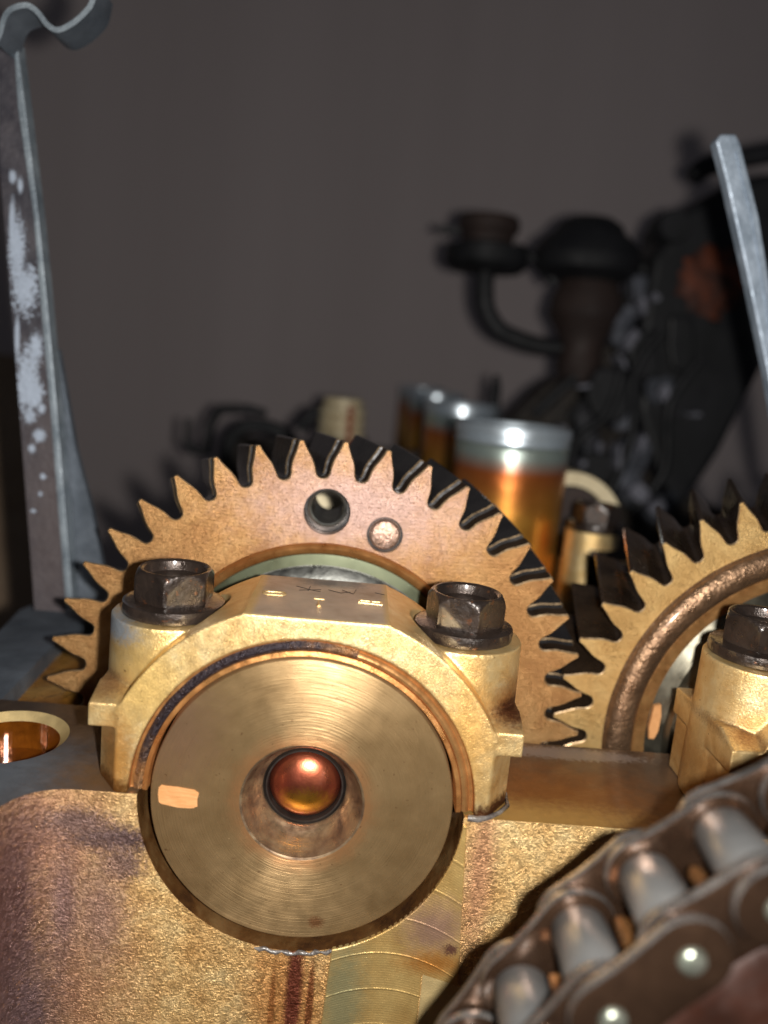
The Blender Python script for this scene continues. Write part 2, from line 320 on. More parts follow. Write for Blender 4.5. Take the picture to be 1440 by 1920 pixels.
m_amber = mat('amber_cavity', [(0.3, (0.22, 0.08, 0.012)), (0.5, (0.48, 0.21, 0.035)), (0.7, (0.62, 0.36, 0.10))], scale=0.8, metallic=0.6, rough=0.4, coat=0.4, bumps=((9, 0.06), (20, 0.02)))
m_dark = mat('dark_casting', [(0.3, (0.012, 0.010, 0.009)), (0.7, (0.04, 0.03, 0.022))], scale=0.5, metallic=0.3, rough=0.6, bumps=((4, 0.05),))
m_boss = mat('fly_cut_boss', [(0.3, (0.62, 0.38, 0.125)), (0.7, (0.84, 0.58, 0.22))], scale=1.2, metallic=0.7, rough=0.38, rvar=0.08,
             lines=sweep_lines(1.45, 1.7, 24, 1/0.62, 0.06, 0.7), grain=(30, 0.12, (1, 1, 4)), bumps=((30, 0.004), (90, 0.005)),
             spots=[((2.15, 0, -1.85), (0.42, 1, 0.4), (0.50, 0.30, 0.20), 0.9), ((2.2, 0, -2.45), (0.42, 1, 0.18), (0.60, 0.26, 0.06), 0.9),
                    ((2.45, 0, -2.2), (0.10, 1, 0.08), (0.20, 0.09, 0.06), 0.5, 4.0), ((0.85, 0, -3.2), (0.3, 1, 1), (0.46, 0.40, 0.20), 0.8)])
m_boss2 = mat('plain_boss_face', [(0.3, (0.58, 0.42, 0.19)), (0.7, (0.76, 0.58, 0.28))], scale=1.2, metallic=0.6, rough=0.48, bumps=((50, 0.006),))
m_chain = mat('brown_chain_plate', [(0.3, (0.040, 0.022, 0.014)), (0.7, (0.095, 0.052, 0.031))], scale=1.6, metallic=0.8, rough=0.27, rvar=0.07, coat=0.35, bumps=((4, 0.015), (14, 0.004)),)
m_chainedge = mat('worn_chain_edge', [(0.3, (0.16, 0.15, 0.145)), (0.7, (0.40, 0.38, 0.36))], scale=3, metallic=0.85, rough=0.3, coat=0.2, bumps=((14, 0.008),))
m_roller = mat('grey_roller', [(0.3, (0.18, 0.182, 0.183)), (0.7, (0.32, 0.315, 0.305))], scale=1.2, metallic=0.75, rough=0.38, rvar=0.05, bumps=((20, 0.004),))
m_pin = mat('bright_pin_end', [(0.3, (0.16, 0.19, 0.15)), (0.7, (0.45, 0.44, 0.37))], scale=4, metallic=0.85, rough=0.33, bumps=((8, 0.02),))
m_sprocket = mat('red_brown_sprocket', [(0.3, (0.012, 0.005, 0.003)), (0.7, (0.035, 0.011, 0.006))], scale=1, metallic=0.3, rough=0.45, coat=0.1)
m_tooth = mat('amber_tooth', [(0.3, (0.14, 0.06, 0.02)), (0.7, (0.30, 0.14, 0.05))], scale=2, metallic=0.7, rough=0.35)
m_post = mat('chipped_grey_post', [(0.3, (0.035, 0.034, 0.045)), (0.7, (0.10, 0.09, 0.10))], scale=1.4, metallic=0.2, rough=0.5, bumps=((8, 0.02),),
             spots=[((-6.25, 7, 2.2), (0.8, 3, 3.0), (0.11, 0.09, 0.092), 0.9)]+[((x, 7, z), (a, 3, b), (0.42, 0.48, 0.58), 0.16, 4.5) for x, z, a, b in
              ((-7.28, 9.66, 0.07, 0.12), (-7.12, 9.5, 0.05, 0.14), (-7.18, 8.2, 0.16, 0.6), (-7.28, 8.7, 0.06, 0.5), (-7.0, 7.38, 0.24, 0.45), (-6.75, 6.2, 0.13, 0.28), (-6.93, 5.45, 0.24, 0.62), (-6.75, 5.2, 0.18, 0.3), (-7.15, 6.4, 0.05, 0.4),
               (-6.86, 4.7, 0.10, 0.14), (-6.65, 4.3, 0.12, 0.14), (-6.6, 4.9, 0.07, 0.10), (-6.8, 4.0, 0.07, 0.09), (-6.55, 3.4, 0.06, 0.06), (-6.6, 3.0, 0.04, 0.05), (-6.75, 2.6, 0.06, 0.04))])
m_postedge = mat('blue_grey_edge', [(0.3, (0.13, 0.16, 0.19)), (0.7, (0.34, 0.39, 0.43))], scale=1.4, metallic=0.3, rough=0.5, bumps=((14, 0.02),))
m_strap = mat('galvanised_strap', [(0.3, (0.20, 0.25, 0.31)), (0.7, (0.42, 0.49, 0.58))], scale=1.5, metallic=0.3, rough=0.5, bumps=((10, 0.02),))
m_wall = mat('dull_mauve_wall', [(0.3, (0.62, 0.53, 0.515)), (0.5, (0.67, 0.575, 0.56)), (0.7, (0.72, 0.62, 0.605))], scale=0.07, metallic=0, rough=0.9, detail=3, stretch=(1, 1, 0.06), distort=0.1, bumps=((0.3, 0.1),))
m_bg = mat('dull_black_plastic', [(0.3, (0.004, 0.0045, 0.005)), (0.7, (0.014, 0.014, 0.017))], scale=0.4, metallic=0, rough=0.6)
m_bgbrown = mat('dull_brown_iron', [(0.3, (0.016, 0.010, 0.009)), (0.7, (0.05, 0.03, 0.024))], scale=0.4, metallic=0, rough=0.7)
m_bglight = mat('pale_grey_casting', [(0.3, (0.10, 0.10, 0.12)), (0.7, (0.34, 0.34, 0.40))], scale=0.8, metallic=0.1, rough=0.6, bumps=((1.5, 0.3),))
m_bggrey = mat('dull_grey_casting', [(0.35, (0.03, 0.03, 0.035)), (0.5, (0.06, 0.065, 0.08)), (0.65, (0.20, 0.21, 0.25))], scale=0.35, metallic=0.2, rough=0.6, bumps=((1.5, 0.3),))
m_bgamber = mat('dim_amber_glass', [(0.35, (0.012, 0.006, 0.005)), (0.65, (0.20, 0.045, 0.014))], scale=0.7, metallic=0.0, rough=0.7)
m_cream = mat('cream_metal', [(0.3, (0.62, 0.50, 0.30)), (0.7, (0.85, 0.74, 0.50))], scale=0.8, metallic=0.1, rough=0.5)
m_oil = mat('amber_oil', [(0.35, (0.035, 0.007, 0.0015)), (0.65, (0.24, 0.07, 0.006))], scale=1.1, metallic=0.4, rough=0.14, rvar=0.06, coat=0.8, bumps=((2.2, 0.03),))
def tube_mat():
    m = mat('stained_tube', [(0.3, (0.72, 0.27, 0.045)), (0.5, (0.88, 0.43, 0.07)), (0.7, (0.92, 0.56, 0.12))], scale=0.7, metallic=0.8, rough=0.33, rvar=0.05, coat=0.5,
            bumps=((3, 0.008),))
    nt = m.node_tree; N = nt.nodes; L = nt.links; b = N['Principled BSDF']; src = b.inputs['Base Color'].links[0].from_socket
    sx = N.new('ShaderNodeSeparateXYZ'); L.new(N.new('ShaderNodeNewGeometry').outputs[0], sx.inputs[0])
    nz = N.new('ShaderNodeTexNoise'); nz.inputs['Scale'].default_value = 1.2
    zz = math_(nt, 'ADD', sx.outputs[2], math_(nt, 'MULTIPLY', nz.outputs[0], 0.25))
    def mixin(src, lo, hi, c):
        mr = N.new('ShaderNodeMapRange'); mr.inputs[1].default_value = lo; mr.inputs[2].default_value = hi; L.new(zz, mr.inputs[0])
        mx = N.new('ShaderNodeMix'); mx.data_type = 'RGBA'; L.new(mr.outputs[0], mx.inputs[0]); L.new(src, mx.inputs[6]); mx.inputs[7].default_value = (*c, 1)
        return mx.outputs[2]
    s = mixin(src, 2.6, 4.1, (0.60, 0.16, 0.04)); s = mixin(s, 4.05, 4.5, (0.55, 0.64, 0.58)); s = mixin(s, 4.75, 4.85, (0.8, 0.9, 0.97))
    L.new(s, b.inputs['Base Color']); return m
m_tube = tube_mat()

# ------------------------------------------------------------------ the setting behind
o = part('wall', box(-90, 90, 60, 62, -60, 90), m_wall); o['kind'] = 'structure'
o = part('floor', box(-90, 90, -40, 60, -61, -60), m_dark); o['kind'] = 'structure'

pn = thing('brown_panel', 'dark brown panel at the far left edge, behind the chipped post', 'panel', (-19, 30, -20))
part('sheet', box(-30, -15.2, 30, 31, -20, 5.4), mat('brown_board', [(0.3, (0.30, 0.20, 0.13)), (0.7, (0.42, 0.30, 0.20))], scale=0.3, metallic=0, rough=0.8), pn)

# ------------------------------------------------------------------ cylinder head
head = thing('cylinder_head', 'gold and brown varnished engine cylinder head with rough cast front face, under the cam gears', 'cylinder head', (0, 0, -7))
def arc(cx, cy, r, a0, a1, n):
    return [(cx+r*math.cos(R_(a0+(a1-a0)*i/n)), cy+r*math.sin(R_(a0+(a1-a0)*i/n))) for i in range(n+1)]
plan = [(-8.2, -4), (-4.18, -4)] + arc(-3.36, -0.82, 0.82, 180, 90, 12) + [(13, 0), (13, 2.66), (2.75, 2.66), (2.6, 2.82), (-8.2, 2.82)]
well_c = (-4.93, 1.5)
me = boolean(prism(plan, -7, 0, 'Z'), [(cyl((0, 0), 2.42, -1, 3.2, n=160), 'DIFFERENCE'),
      (cyl((9.65, 0), 2.3, -1, 3.2, n=96), 'DIFFERENCE'), (cyl(well_c, 0.80, -3.0, 0.5, 'Z', 80), 'DIFFERENCE'),
      (cyl(well_c, 0.77, -0.15, 0.02, 'Z', 80, r2=0.97), 'DIFFERENCE')])
me = bevelled(me, 0.025, 2, 35)
def head_mat(c, n):
    if n.z > 0.9 and c.z > -0.05: return 1
    if math.hypot(c.x-well_c[0], c.y-well_c[1]) < 1.0 and c.z < 0: return 7 if c.z < -0.16 else 5
    d = math.hypot(c.x, c.z)
    if c.y > -0.01 and d < 2.44 and c.y < 2.84: return 2
    if c.y > 2.6: return 6
    return 0
for p in me.polygons:
    p.material_index = head_mat(p.center, p.normal)
me2 = me
o = link('casting', me2, [m_face, m_deck, m_bore, m_amber, m_rail, m_boss2, m_dark, m_oil], head)
part('side_rail', prism([(-8.6, 2.83), (-5.62, 2.83), (-5.78, 6.0), (-5.72, 7.3), (-5.2, 8.2), (-5.3, 10.4), (-7.0, 10.5), (-7.05, 8.9), (-7.35, 7.8), (-7.1, 5.8), (-7.4, 4.0)], -7, -0.01, 'Z'), m_rail, head)
part('cavity_floor', prism([(-5.95, 2.83), (-3.4, 2.83), (-3.4, 5.5), (-4.2, 8.5), (-5.95, 8.5)], -2.2, -0.38, 'Z'), m_amber, head)
part('cavity_floor', box(-2.5, 13, 2.83, 56, -2.3, -2.0), m_dark, head)
part('side_rail', box(12.4, 13, 2.7, 56, -7, 0), m_dark, head)
# fly-cut boss under the bore
def bore_arc(a0, a1, n, r=2.42): return arc(0, 0, r, a0, a1, n)
bp_ = bore_arc(-75, -3, 30) + [(2.47, -0.13), (2.63, -2.82), (2.05, -2.66), (2.04, -6.9), (0.42, -6.9)]
me = bpy.data.meshes.new('m'); b_ = prism(bp_, -0.035, 0.05); b_.to_mesh(me); b_.free(); me = bevelled(me, 0.012, 1)
link('machined_boss', me, m_boss, head)
me = bpy.data.meshes.new('m'); b_ = prism([(2.06, -2.67), (2.2, -2.645), (2.35, -2.68), (2.58, -2.84), (2.68, -2.86), (2.66, -6.9), (2.06, -6.9)], -0.012, 0.05); b_.to_mesh(me); b_.free()
link('lower_pad', bevelled(me, 0.01, 1), m_boss2, head)
# oil in the bolt well
bm = cyl(well_c, 0.795, -0.75, -0.62, 'Z', 64)
part('oil_pool', bm, m_oil, head)
# sealant smears at the cap feet and under the bore
def smear(pts, y0, y1, name, m, axis='Y'):
    part(name, prism(pts, y0, y1, axis), m, head)
m_seal = mat('grey_sealant', [(0.3, (0.05, 0.04, 0.04)), (0.7, (0.20, 0.18, 0.16))], scale=5, metallic=0.1, rough=0.35, coat=0.4, bumps=((14, 0.03),))
bm = tube([(2.47, -0.02, 0.01), (2.62, -0.03, 0.0), (2.80, 0.03, 0.012), (2.98, 0.18, 0.015), (3.14, 0.40, 0.015), (3.17, 0.75, 0.01), (3.16, 1.1, 0.0)],
          [0.05, 0.05, 0.04, 0.035, 0.035, 0.03, 0.015], 10)
part('sealant_bead', bm, m_seal, head, smooth=60)
pts = [(2.36*math.cos(R_(a)), 0.02+0.02*math.sin(a*1.7), 2.42*math.sin(R_(a))) for a in range(-112, -70, 3)]
part('sealant_bead', tube([(2.455*math.cos(R_(a)), 0.0, 2.455*math.sin(R_(a))+0.02*math.sin(a)) for a in range(-103, -74, 2)], [0.012+0.032*abs(math.sin(i*1.3)) for i in range(15)], 8), m_seal, head, smooth=60)

# ------------------------------------------------------------------ bearing caps
def cap_mesh():
    out = [(2.45, 0), (2.74, 0), (2.74, 1.2)] + arc(0, 0, 3.05, 23.5, 69.5, 16)
    zt = 2.88
    out = [p for p in out if p[1] <= zt] + [(1.05, zt)]
    full = out + [(-x, z) for x, z in reversed(out)]
    inner = [(-2.56, 0)] + [(2.56*math.cos(R_(a)), 2.56*math.sin(R_(a))) for a in range(176, 0, -4)] + [(2.56, 0)]
    body = prism(full, 0, 2.2)          # outline closes along z=0; bore is cut afterwards
    ops = []
    for s in (1, -1):
        ops += [(cyl((s*2.28, 1.25), 0.97, 0.0, 2.42, 'Z', 64, r2=0.93), 'UNION'),
                (prism([(0.02, 1.0), (2.25, 1.0), (2.25, 1.45), (0.5, 1.52), (0.02, 1.36)], s*2.62, s*3.17, 'X'), 'UNION'),
                (prism([(s*2.2, 0.001), (s*2.76, 0.001), (s*3.12, 0.5), (s*3.12, 2.2), (s*2.2, 2.2)], 0.0, 1.1, 'Z'), 'UNION')]
    for s in (1, -1):
        ops += [(cyl((s*2.28, 1.25), 0.86, 2.42, 3.4, 'Z', 64), 'DIFFERENCE')]
    ops += [(cyl((0, 0), 2.56, -0.5, 2.5, 'Y', 160), 'DIFFERENCE'), (box(-4, 4, -1, 4, -3, 0), 'DIFFERENCE')]
    me = boolean(body, ops)
    me = cast_round(me, 0.022, 5)
    assign(me, lambda c, n: 1 if (n.z > 0.93 and c.z > 2.8 and abs(c.x) < 1.25) else 0)
    me.shade_smooth()
    return me
CAPM = cap_mesh()
def make_cap(loc, label):
    t = thing('bearing_cap', label, 'bearing cap', loc, 'camshaft bearing caps bolted to the head')
    o = bpy.data.objects.new('arch_body', CAPM); COL.objects.link(o); o.parent = t
    return t
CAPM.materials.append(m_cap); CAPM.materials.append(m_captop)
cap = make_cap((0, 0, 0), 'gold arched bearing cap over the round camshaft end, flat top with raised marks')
# stepped lip inside the arch (upper half only)
lip = [(2.60, 0.10), (2.545, 0.10), (2.535, 0.10)]
part('lip_band', lathe([(2.555, 0.06), (2.545, 0.11), (2.49, 0.125)], a0=R_(1), a1=R_(179), n=160), m_lip, cap, smooth=40)
part('lip_band', lathe([(2.49, 0.125), (2.475, 0.095), (2.43, 0.075), (2.385, 0.09), (2.37, 0.12)], a0=R_(1), a1=R_(75), n=90), m_lipband, cap, smooth=40)
part('lip_band', lathe([(2.51, 0.122), (2.49, 0.09), (2.43, 0.06), (2.385, 0.085), (2.365, 0.12)], a0=R_(75), a1=R_(179), n=240, wob=0.006), m_carbon, cap, smooth=40, label='dark crusty carbon band inside the left half of the arch')
part('lip_band', lathe([(2.37, 0.12), (2.365, 0.07), (2.30, 0.055), (2.29, 0.07), (2.285, 0.9), (2.56, 0.9)], a0=R_(1), a1=R_(179), n=160), m_lip, cap, smooth=40)
# raised marks on the flat top
ZT = 2.885
def stadium(cx, cy, w, h, r, bm, z0=ZT-0.02, z1=ZT+0.03):
    pts = []
    for k in range(9): a = -PI/2+PI*k/8; pts.append((cx+w/2-h/2+h/2*math.cos(a), cy+h/2*math.sin(a)))
    for k in range(9): a = PI/2+PI*k/8; pts.append((cx-w/2+h/2+h/2*math.cos(a), cy+h/2*math.sin(a)))
    P3 = [(x, y, z1) for x, y in pts] + [(pts[0][0], pts[0][1], z1)]
    return tube(P3, r, 8, bm)
bm = bmesh.new(); stadium(-0.72, 1.10, 0.34, 0.17, 0.022, bm, z1=ZT-0.002); part('cast_mark', bm, m_cap, cap, smooth=50)
bm = bmesh.new()
for (a, b) in (((0.60, 0.98), (0.94, 0.94)), ((0.60, 1.10), (0.94, 1.08)), ((0.60, 1.10), (0.60, 0.98)), ((0.78, 1.09), (0.78, 0.96)), ((0.94, 1.08), (0.94, 0.94))):
    tube([(a[0], a[1], ZT-0.002), (b[0], b[1], ZT-0.002)], 0.019, 8, bm)
part('cast_mark', bm, m_cap, cap, smooth=50)
for A_, B_, rr_ in (((-0.10, 1.0), (0.06, 0.99), 0.02), ((-0.02, 0.68), (0.0, 0.60), 0.028), ((-0.02, 0.86), (-0.015, 0.72), 0.014)):
    part('cast_mark', tube([(*A_, ZT-0.004), (*B_, ZT-0.004)], rr_, 8), m_cap, cap, smooth=50)
m_scribe = mat('scribed_line', [(0.3, (0.03, 0.02, 0.016)), (0.7, (0.06, 0.04, 0.03))], metallic=0.3, rough=0.5)
for seg in ([(-0.42, 1.62), (-0.15, 1.45), (-0.02, 1.40)], [(-0.2, 1.66), (-0.22, 1.40)], [(-0.36, 1.40), (-0.02, 1.52)], [(0.1, 1.55), (0.3, 1.42), (0.45, 1.52)],
            [(0.32, 1.60), (0.50, 1.42), (0.54, 1.68)], [(0.85, 1.60), (1.0, 1.52)]):
    part('scribe_mark', tube([(x, y, ZT-0.004) for x, y in seg], 0.008, 6), m_scribe, cap)
cap2 = make_cap((9.45, 0, 0), 'gold bearing cap at the right edge, its side lug sticking out above the chain')

# ------------------------------------------------------------------ bolts
def bolt_parts(t, x, y, z, rot):
    n = 120; AF = 0.545
    def hexr(a):
        a = (a-rot) % (PI/3); return AF/math.cos(a-PI/6)
    bm = bmesh.new(); rows = []
    prof = [(0.0, 0.58), (0.03, 0.605), (0.06, 9), (0.36, 9), (0.40, 0.618), (0.44, 0.60), (0.475, 0.575), (0.50, 0.555), (0.515, 0.535), (0.51, 0.505), (0.485, 0.475), (0.40, 0.455), (0.35, 0.43), (0.355, 0.25), (0.36, 0.0)]
    for h, rc in prof:
        if rc == 0: rows.append([bm.verts.new((x, y, z+h))]); continue
        rows.append([bm.verts.new((x+min(hexr(2*PI*k/n), rc)*math.cos(2*PI*k/n), y+min(hexr(2*PI*k/n), rc)*math.sin(2*PI*k/n), z+h)) for k in range(n)])
    for A, B in zip(rows, rows[1:]):
        for k in range(n):
            if len(B) == 1: bm.faces.new((A[k], A[(k+1) % n], B[0]))
            else: bm.faces.new((A[k], A[(k+1) % n], B[(k+1) % n], B[k]))
    part('hex_head', bm, m_bolt, t, smooth=22)
    part('flange', lathe([(0.0, z-0.2), (0.74, z-0.2), (0.775, z-0.18), (0.785, z-0.08), (0.775, z-0.01), (0.745, z+0.005), (0.66, z+0.015), (0.60, z+0.03), (0.0, z+0.03)], (x, y), 'Z', 96, wob=0.01), m_bolt, t, smooth=35)
    part('shank', lathe([(0.0, -0.5), (0.4, -0.5), (0.4, z-0.2), (0.0, z-0.2)], (x, y), 'Z', 24), m_bolt, t)
BG = 'black flanged hex bolts holding the bearing caps'
for x, y, rot, lab in ((-2.28, 1.25, R_(-92), 'black oily flanged hex bolt on the left side of the front gold cap'),
                       (2.28, 1.25, R_(-78), 'black brown hex bolt on the right side of the front gold cap'),
                       (7.12, 1.34, R_(-60), 'dark hex bolt at the right edge, on the cap beside the tan gear')):
    t = thing('hex_bolt', lab, 'bolt', (x, y, 2.42), BG)
    bolt_parts(t, x, y, 2.62, rot)

# ------------------------------------------------------------------ camshaft end
cs = thing('camshaft', 'round turned steel camshaft end with a red domed centre, under the gold cap', 'camshaft', (0, 0.06, 0))
part('journal_disc', lathe([(0.93, 0.062), (0.96, 0.06), (1.4, 0.06), (2.2, 0.06), (2.235, 0.075), (2.25, 0.11), (2.25, 2.6), (1.5, 2.6), (1.5, 5.6), (0.0, 5.6)], n=200), m_disc, cs, smooth=25)
part('centre_bore', lathe([(0.93, 0.062), (0.90, 0.075), (0.88, 0.12), (0.80, 0.3), (0.70, 0.5), (0.655, 0.53), (0.64, 0.58)], n=128), m_cone, cs, smooth=40)
part('bore_ring', lathe([(0.64, 0.58), (0.62, 0.62), (0.60, 0.56), (0.575, 0.56), (0.56, 0.62), (0.56, 0.9), (0, 0.9)], n=96), m_black, cs, smooth=40)
part('dome', lathe([(0.555, 0.86)]+[(0.56*math.cos(R_(a)), 0.72-0.30*math.sin(R_(a))) for a in range(0, 90, 6)]+[(0, 0.42)], n=96), m_dome, cs, smooth=60)
pm = []; rr0 = random.Random(3)
for i in range(28):
    a = 2*PI*i/28; cx, cz, hx, hz = -1.83, -0.03, 0.29, 0.155
    sx = math.copysign(abs(math.cos(a))**0.35, math.cos(a)); sz = math.copysign(abs(math.sin(a))**0.35, math.sin(a))
    pm.append((cx+sx*hx*(1+0.05*rr0.uniform(-1, 1)+0.10*noise.noise(Vector((a*2, 1, 0)))), cz+sz*hz*(1+0.16*noise.noise(Vector((a*2, 5, 0))))+0.02*sx*-1))
part('paint_mark', prism(pm, 0.052, 0.061), m_paint, cs)

# ------------------------------------------------------------------ gears
NT = 40
HALF = [(0.000, 5.105), (0.048, 5.085), (0.068, 5.02), (0.094, 4.95), (0.132, 4.86), (0.175, 4.77), (0.202, 4.69), (0.218, 4.61), (0.226, 4.54), (0.232, 4.50), (0.245, 4.46), (0.265, 4.43), (0.30, 4.41)]
def outline(dr=0.0, sharp=1.0):
    th = []; half_pitch = PI/NT
    for s, r in HALF[1:]: th.append((s/r, r))
    one = [(0, 5.10)] + th + [(half_pitch, 4.402)]
    pts = []
    for k in range(NT):
        base = k*2*PI/NT
        left = [(-t, r) for t, r in reversed(one[1:-1])]
        pts += [(base-half_pitch, 4.402)] + [(base+t, r) for t, r in left] + [(base+t, r) for t, r in one[:-1]]
    return pts
OUT = outline()
def inset(P, d):
    """offset the closed 2D outline inwards by d"""
    n = len(P); q = []
    for i in range(n):
        a = Vector(P[i-1]); b = Vector(P[i]); c = Vector(P[(i+1) % n])
        t = (c-a).normalized(); nrm = Vector((-t.y, t.x)); q.append(b+nrm*d)
    return q
P2 = [(r*math.cos(t), r*math.sin(t)) for t, r in OUT]
P2i = inset(P2, 0.022)
def gear_bm(c, phase, y0, y1, rin, twist, layers, chamfer=True):
    """toothed ring; teeth twist (radians per unit y).  face order lets faces be told apart by index attr"""
    bm = bmesh.new(); n = len(P2)
    def ring(pts, y, extra=0.0, idx=0):
        a = phase+twist*(y-y0)+extra; ca, sa = math.cos(a), math.sin(a)
        return [bm.verts.new((c[0]+p[0]*ca-p[1]*sa, y, c[1]+p[0]*sa+p[1]*ca)) for p in pts]
    inn = [(rin*math.cos(t), rin*math.sin(t)) for t, r in OUT]
    rows = [(ring(inn, y0), 0), (ring(P2i, y0), 0)]
    rows.append((ring(P2, y0+0.02), 1))
    for k in range(1, layers+1): rows.append((ring(P2, y0+0.02+(y1-y0-0.04)*k/layers), 2))
    rows.append((ring(P2i, y1), 1)); rows.append((ring(inn, y1), 0)); rows.append((rows[0][0], 3))
    for (A, _), (B, mi) in zip(rows, rows[1:]):
        for k in range(n):
            f = bm.faces.new((A[k], A[(k+1) % n], B[(k+1) % n], B[k])); f.material_index = mi
    bmesh.ops.recalc_face_normals(bm, faces=bm.faces)
    return bm
YG = 3.55; PH1 = R_(178.24); TW = R_(7.3)/1.95
lg = thing('cam_gear', 'large bronze spur-toothed cam gear behind the front gold cap', 'gear', (0, YG, 0), 'meshing cam gears')
def with_holes(bm, cutters):
    return boolean(bm, [(c, 'DIFFERENCE') for c in cutters])
hc = (-0.09, 3.78); pc = (1.0, 3.44)
me = with_holes(gear_bm((0, 0), PH1, YG, YG+0.24, 3.2, TW, 1), [cyl(hc, 0.43, YG-1, YG+1, n=64), cyl(pc, 0.335, YG-1, YG+0.12, n=64)])
def plate_mat(p):
    c, n = p.center, p.normal
    if abs(n.y) > 0.9: return 0
    r = math.hypot(c.x, c.z)
    if r > 4.3 and c.y < YG+0.021: return 1
    return 2 if r > 4.3 else 0
for p in me.polygons: p.material_index = plate_mat(p)
smooth_by(me, 20)
link('toothed_plate', me, [m_plate, m_edge, m_flank], lg, 'thin bronze front plate with pointed teeth')
part('rivet_pin', lathe([(0, YG-0.045), (0.20, YG-0.04), (0.25, YG-0.02), (0.275, YG+0.015), (0.28, YG+0.2)], pc, n=64), m_rivet, lg, smooth=30)
part('rivet_groove', lathe([(0.285, YG+0.10), (0.34, YG+0.10)], pc, n=48), m_black, lg)
me = with_holes(gear_bm((0, 0), PH1+R_(1.6), YG+0.30, YG+1.75, 1.4, TW, 8), [cyl((-0.09, 3.83), 0.36, YG-1, YG+3, n=64)])
for p in me.polygons: p.material_index = 1 if (p.material_index == 1 and p.center.y < YG+0.5) else 0
for p in me.polygons:
    c = p.center; r = math.hypot(c.x, c.z)
    p.material_index = 1 if (r > 4.44 and c.y < YG+0.322 and c.y > YG+0.301 and abs(p.normal.y) < 0.9) else 0
smooth_by(me, 25)
link('main_gear', me, [m_main, m_edge], lg, 'black oily main gear behind the bronze plate')
part('bushing', lathe([(0.36, YG+1.7), (0.36, YG+0.16), (0.33, YG+0.14), (0.30, YG+0.16), (0.30, YG+1.7)], (-0.09, 3.83), n=64), m_steel, lg, smooth=40)
part('retaining_ring', lathe([(3.2, YG+0.06), (3.175, YG-0.03), (3.11, YG-0.075), (3.04, YG-0.05), (3.0, YG+0.0)], n=200), m_lip, lg, smooth=50)
part('washer', lathe([(3.0, YG-0.01), (2.99, YG-0.03), (2.79, YG-0.05), (2.775, YG+0.05)], n=200), m_green, lg, smooth=30)
part('hub', lathe([(2.775, YG+0.05), (2.75, YG+0.05), (2.74, YG-0.02), (2.6, YG-0.12), (2.3, YG-0.2), (1.3, YG-0.3)], n=160), m_steel, lg, smooth=30)

rg = thing('cam_gear', 'tan helical cam gear at the right with a brown rope-like ring on its face', 'gear', (9.65, YG, 0), 'meshing cam gears')
bm = gear_bm((9.65, 0), R_(150.96), YG, YG+1.95, 4.08, -TW, 10)
me = bpy.data.meshes.new('g'); bm.to_mesh(me); bm.free()
for p in me.polygons:
    if p.material_index == 3: p.material_index = 0
smooth_by(me, 20)
link('toothed_ring', me, [m_gold_gear, m_edge, m_flank], rg)
part('beaded_ring', lathe([(4.10, YG+0.05), (4.085, YG-0.04)]+[(3.80+0.27*math.cos(R_(a)), YG-0.03-0.20*math.sin(R_(a))) for a in range(5, 180, 10)]+[(3.52, YG+0.02)], (9.65, 0), n=300, wob=0.004), m_bead, rg, smooth=60)
part('inner_ring', lathe([(3.52, YG-0.03), (3.50, YG-0.05), (3.28, YG-0.04), (3.26, YG+0.05)], (9.65, 0), n=200), m_lipband, rg, smooth=30)
part('hub', lathe([(3.26, YG+0.05), (3.24, YG+0.12), (2.95, YG-0.05), (2.9, YG-0.25), (2.72, YG-0.35), (2.6, YG-0.30), (2.3, YG-0.35), (0.5, YG-0.35)], (9.65, 0), n=200), m_hub, rg, smooth=25)
pmk = [(9.65+r*math.cos(R_(a)), r*math.sin(R_(a))) for a, r in ((178, 3.23), (170, 3.24), (169, 3.12), (173, 3.05), (179, 3.04), (182, 3.10), (182, 3.2))]
part('paint_mark', prism(pmk, YG-0.06, YG+0.03), m_paint, rg)
rs = thing('camshaft', 'second camshaft running back from the tan gear at the right', 'camshaft', (9.65, 2.8, 0))
part('journal', cyl((9.65, 0), 2.25, 0.3, 2.6, n=96), m_hub, rs, smooth=30)
part('shaft', cyl((9.65, 0), 1.4, 2.6, 52, n=48), m_dark, rs, smooth=30)
part('shaft', cyl((0, 0), 1.3, 5.6, 52, n=48), m_dark, cs, smooth=30)

lobe = [((1.45+1.85*max(0.0, math.cos(a))**3)*math.sin(a)*(1 if True else 1), (1.45+1.85*max(0.0, math.cos(a))**3)*math.cos(a)) for a in [2*PI*k/64 for k in range(64)]]
lobe = [(x*math.cos(0.12)-z*math.sin(0.12), x*math.sin(0.12)+z*math.cos(0.12)) for x, z in lobe]
part('cam_lobe', prism(lobe, 8.6, 10.2), m_cream, cs)

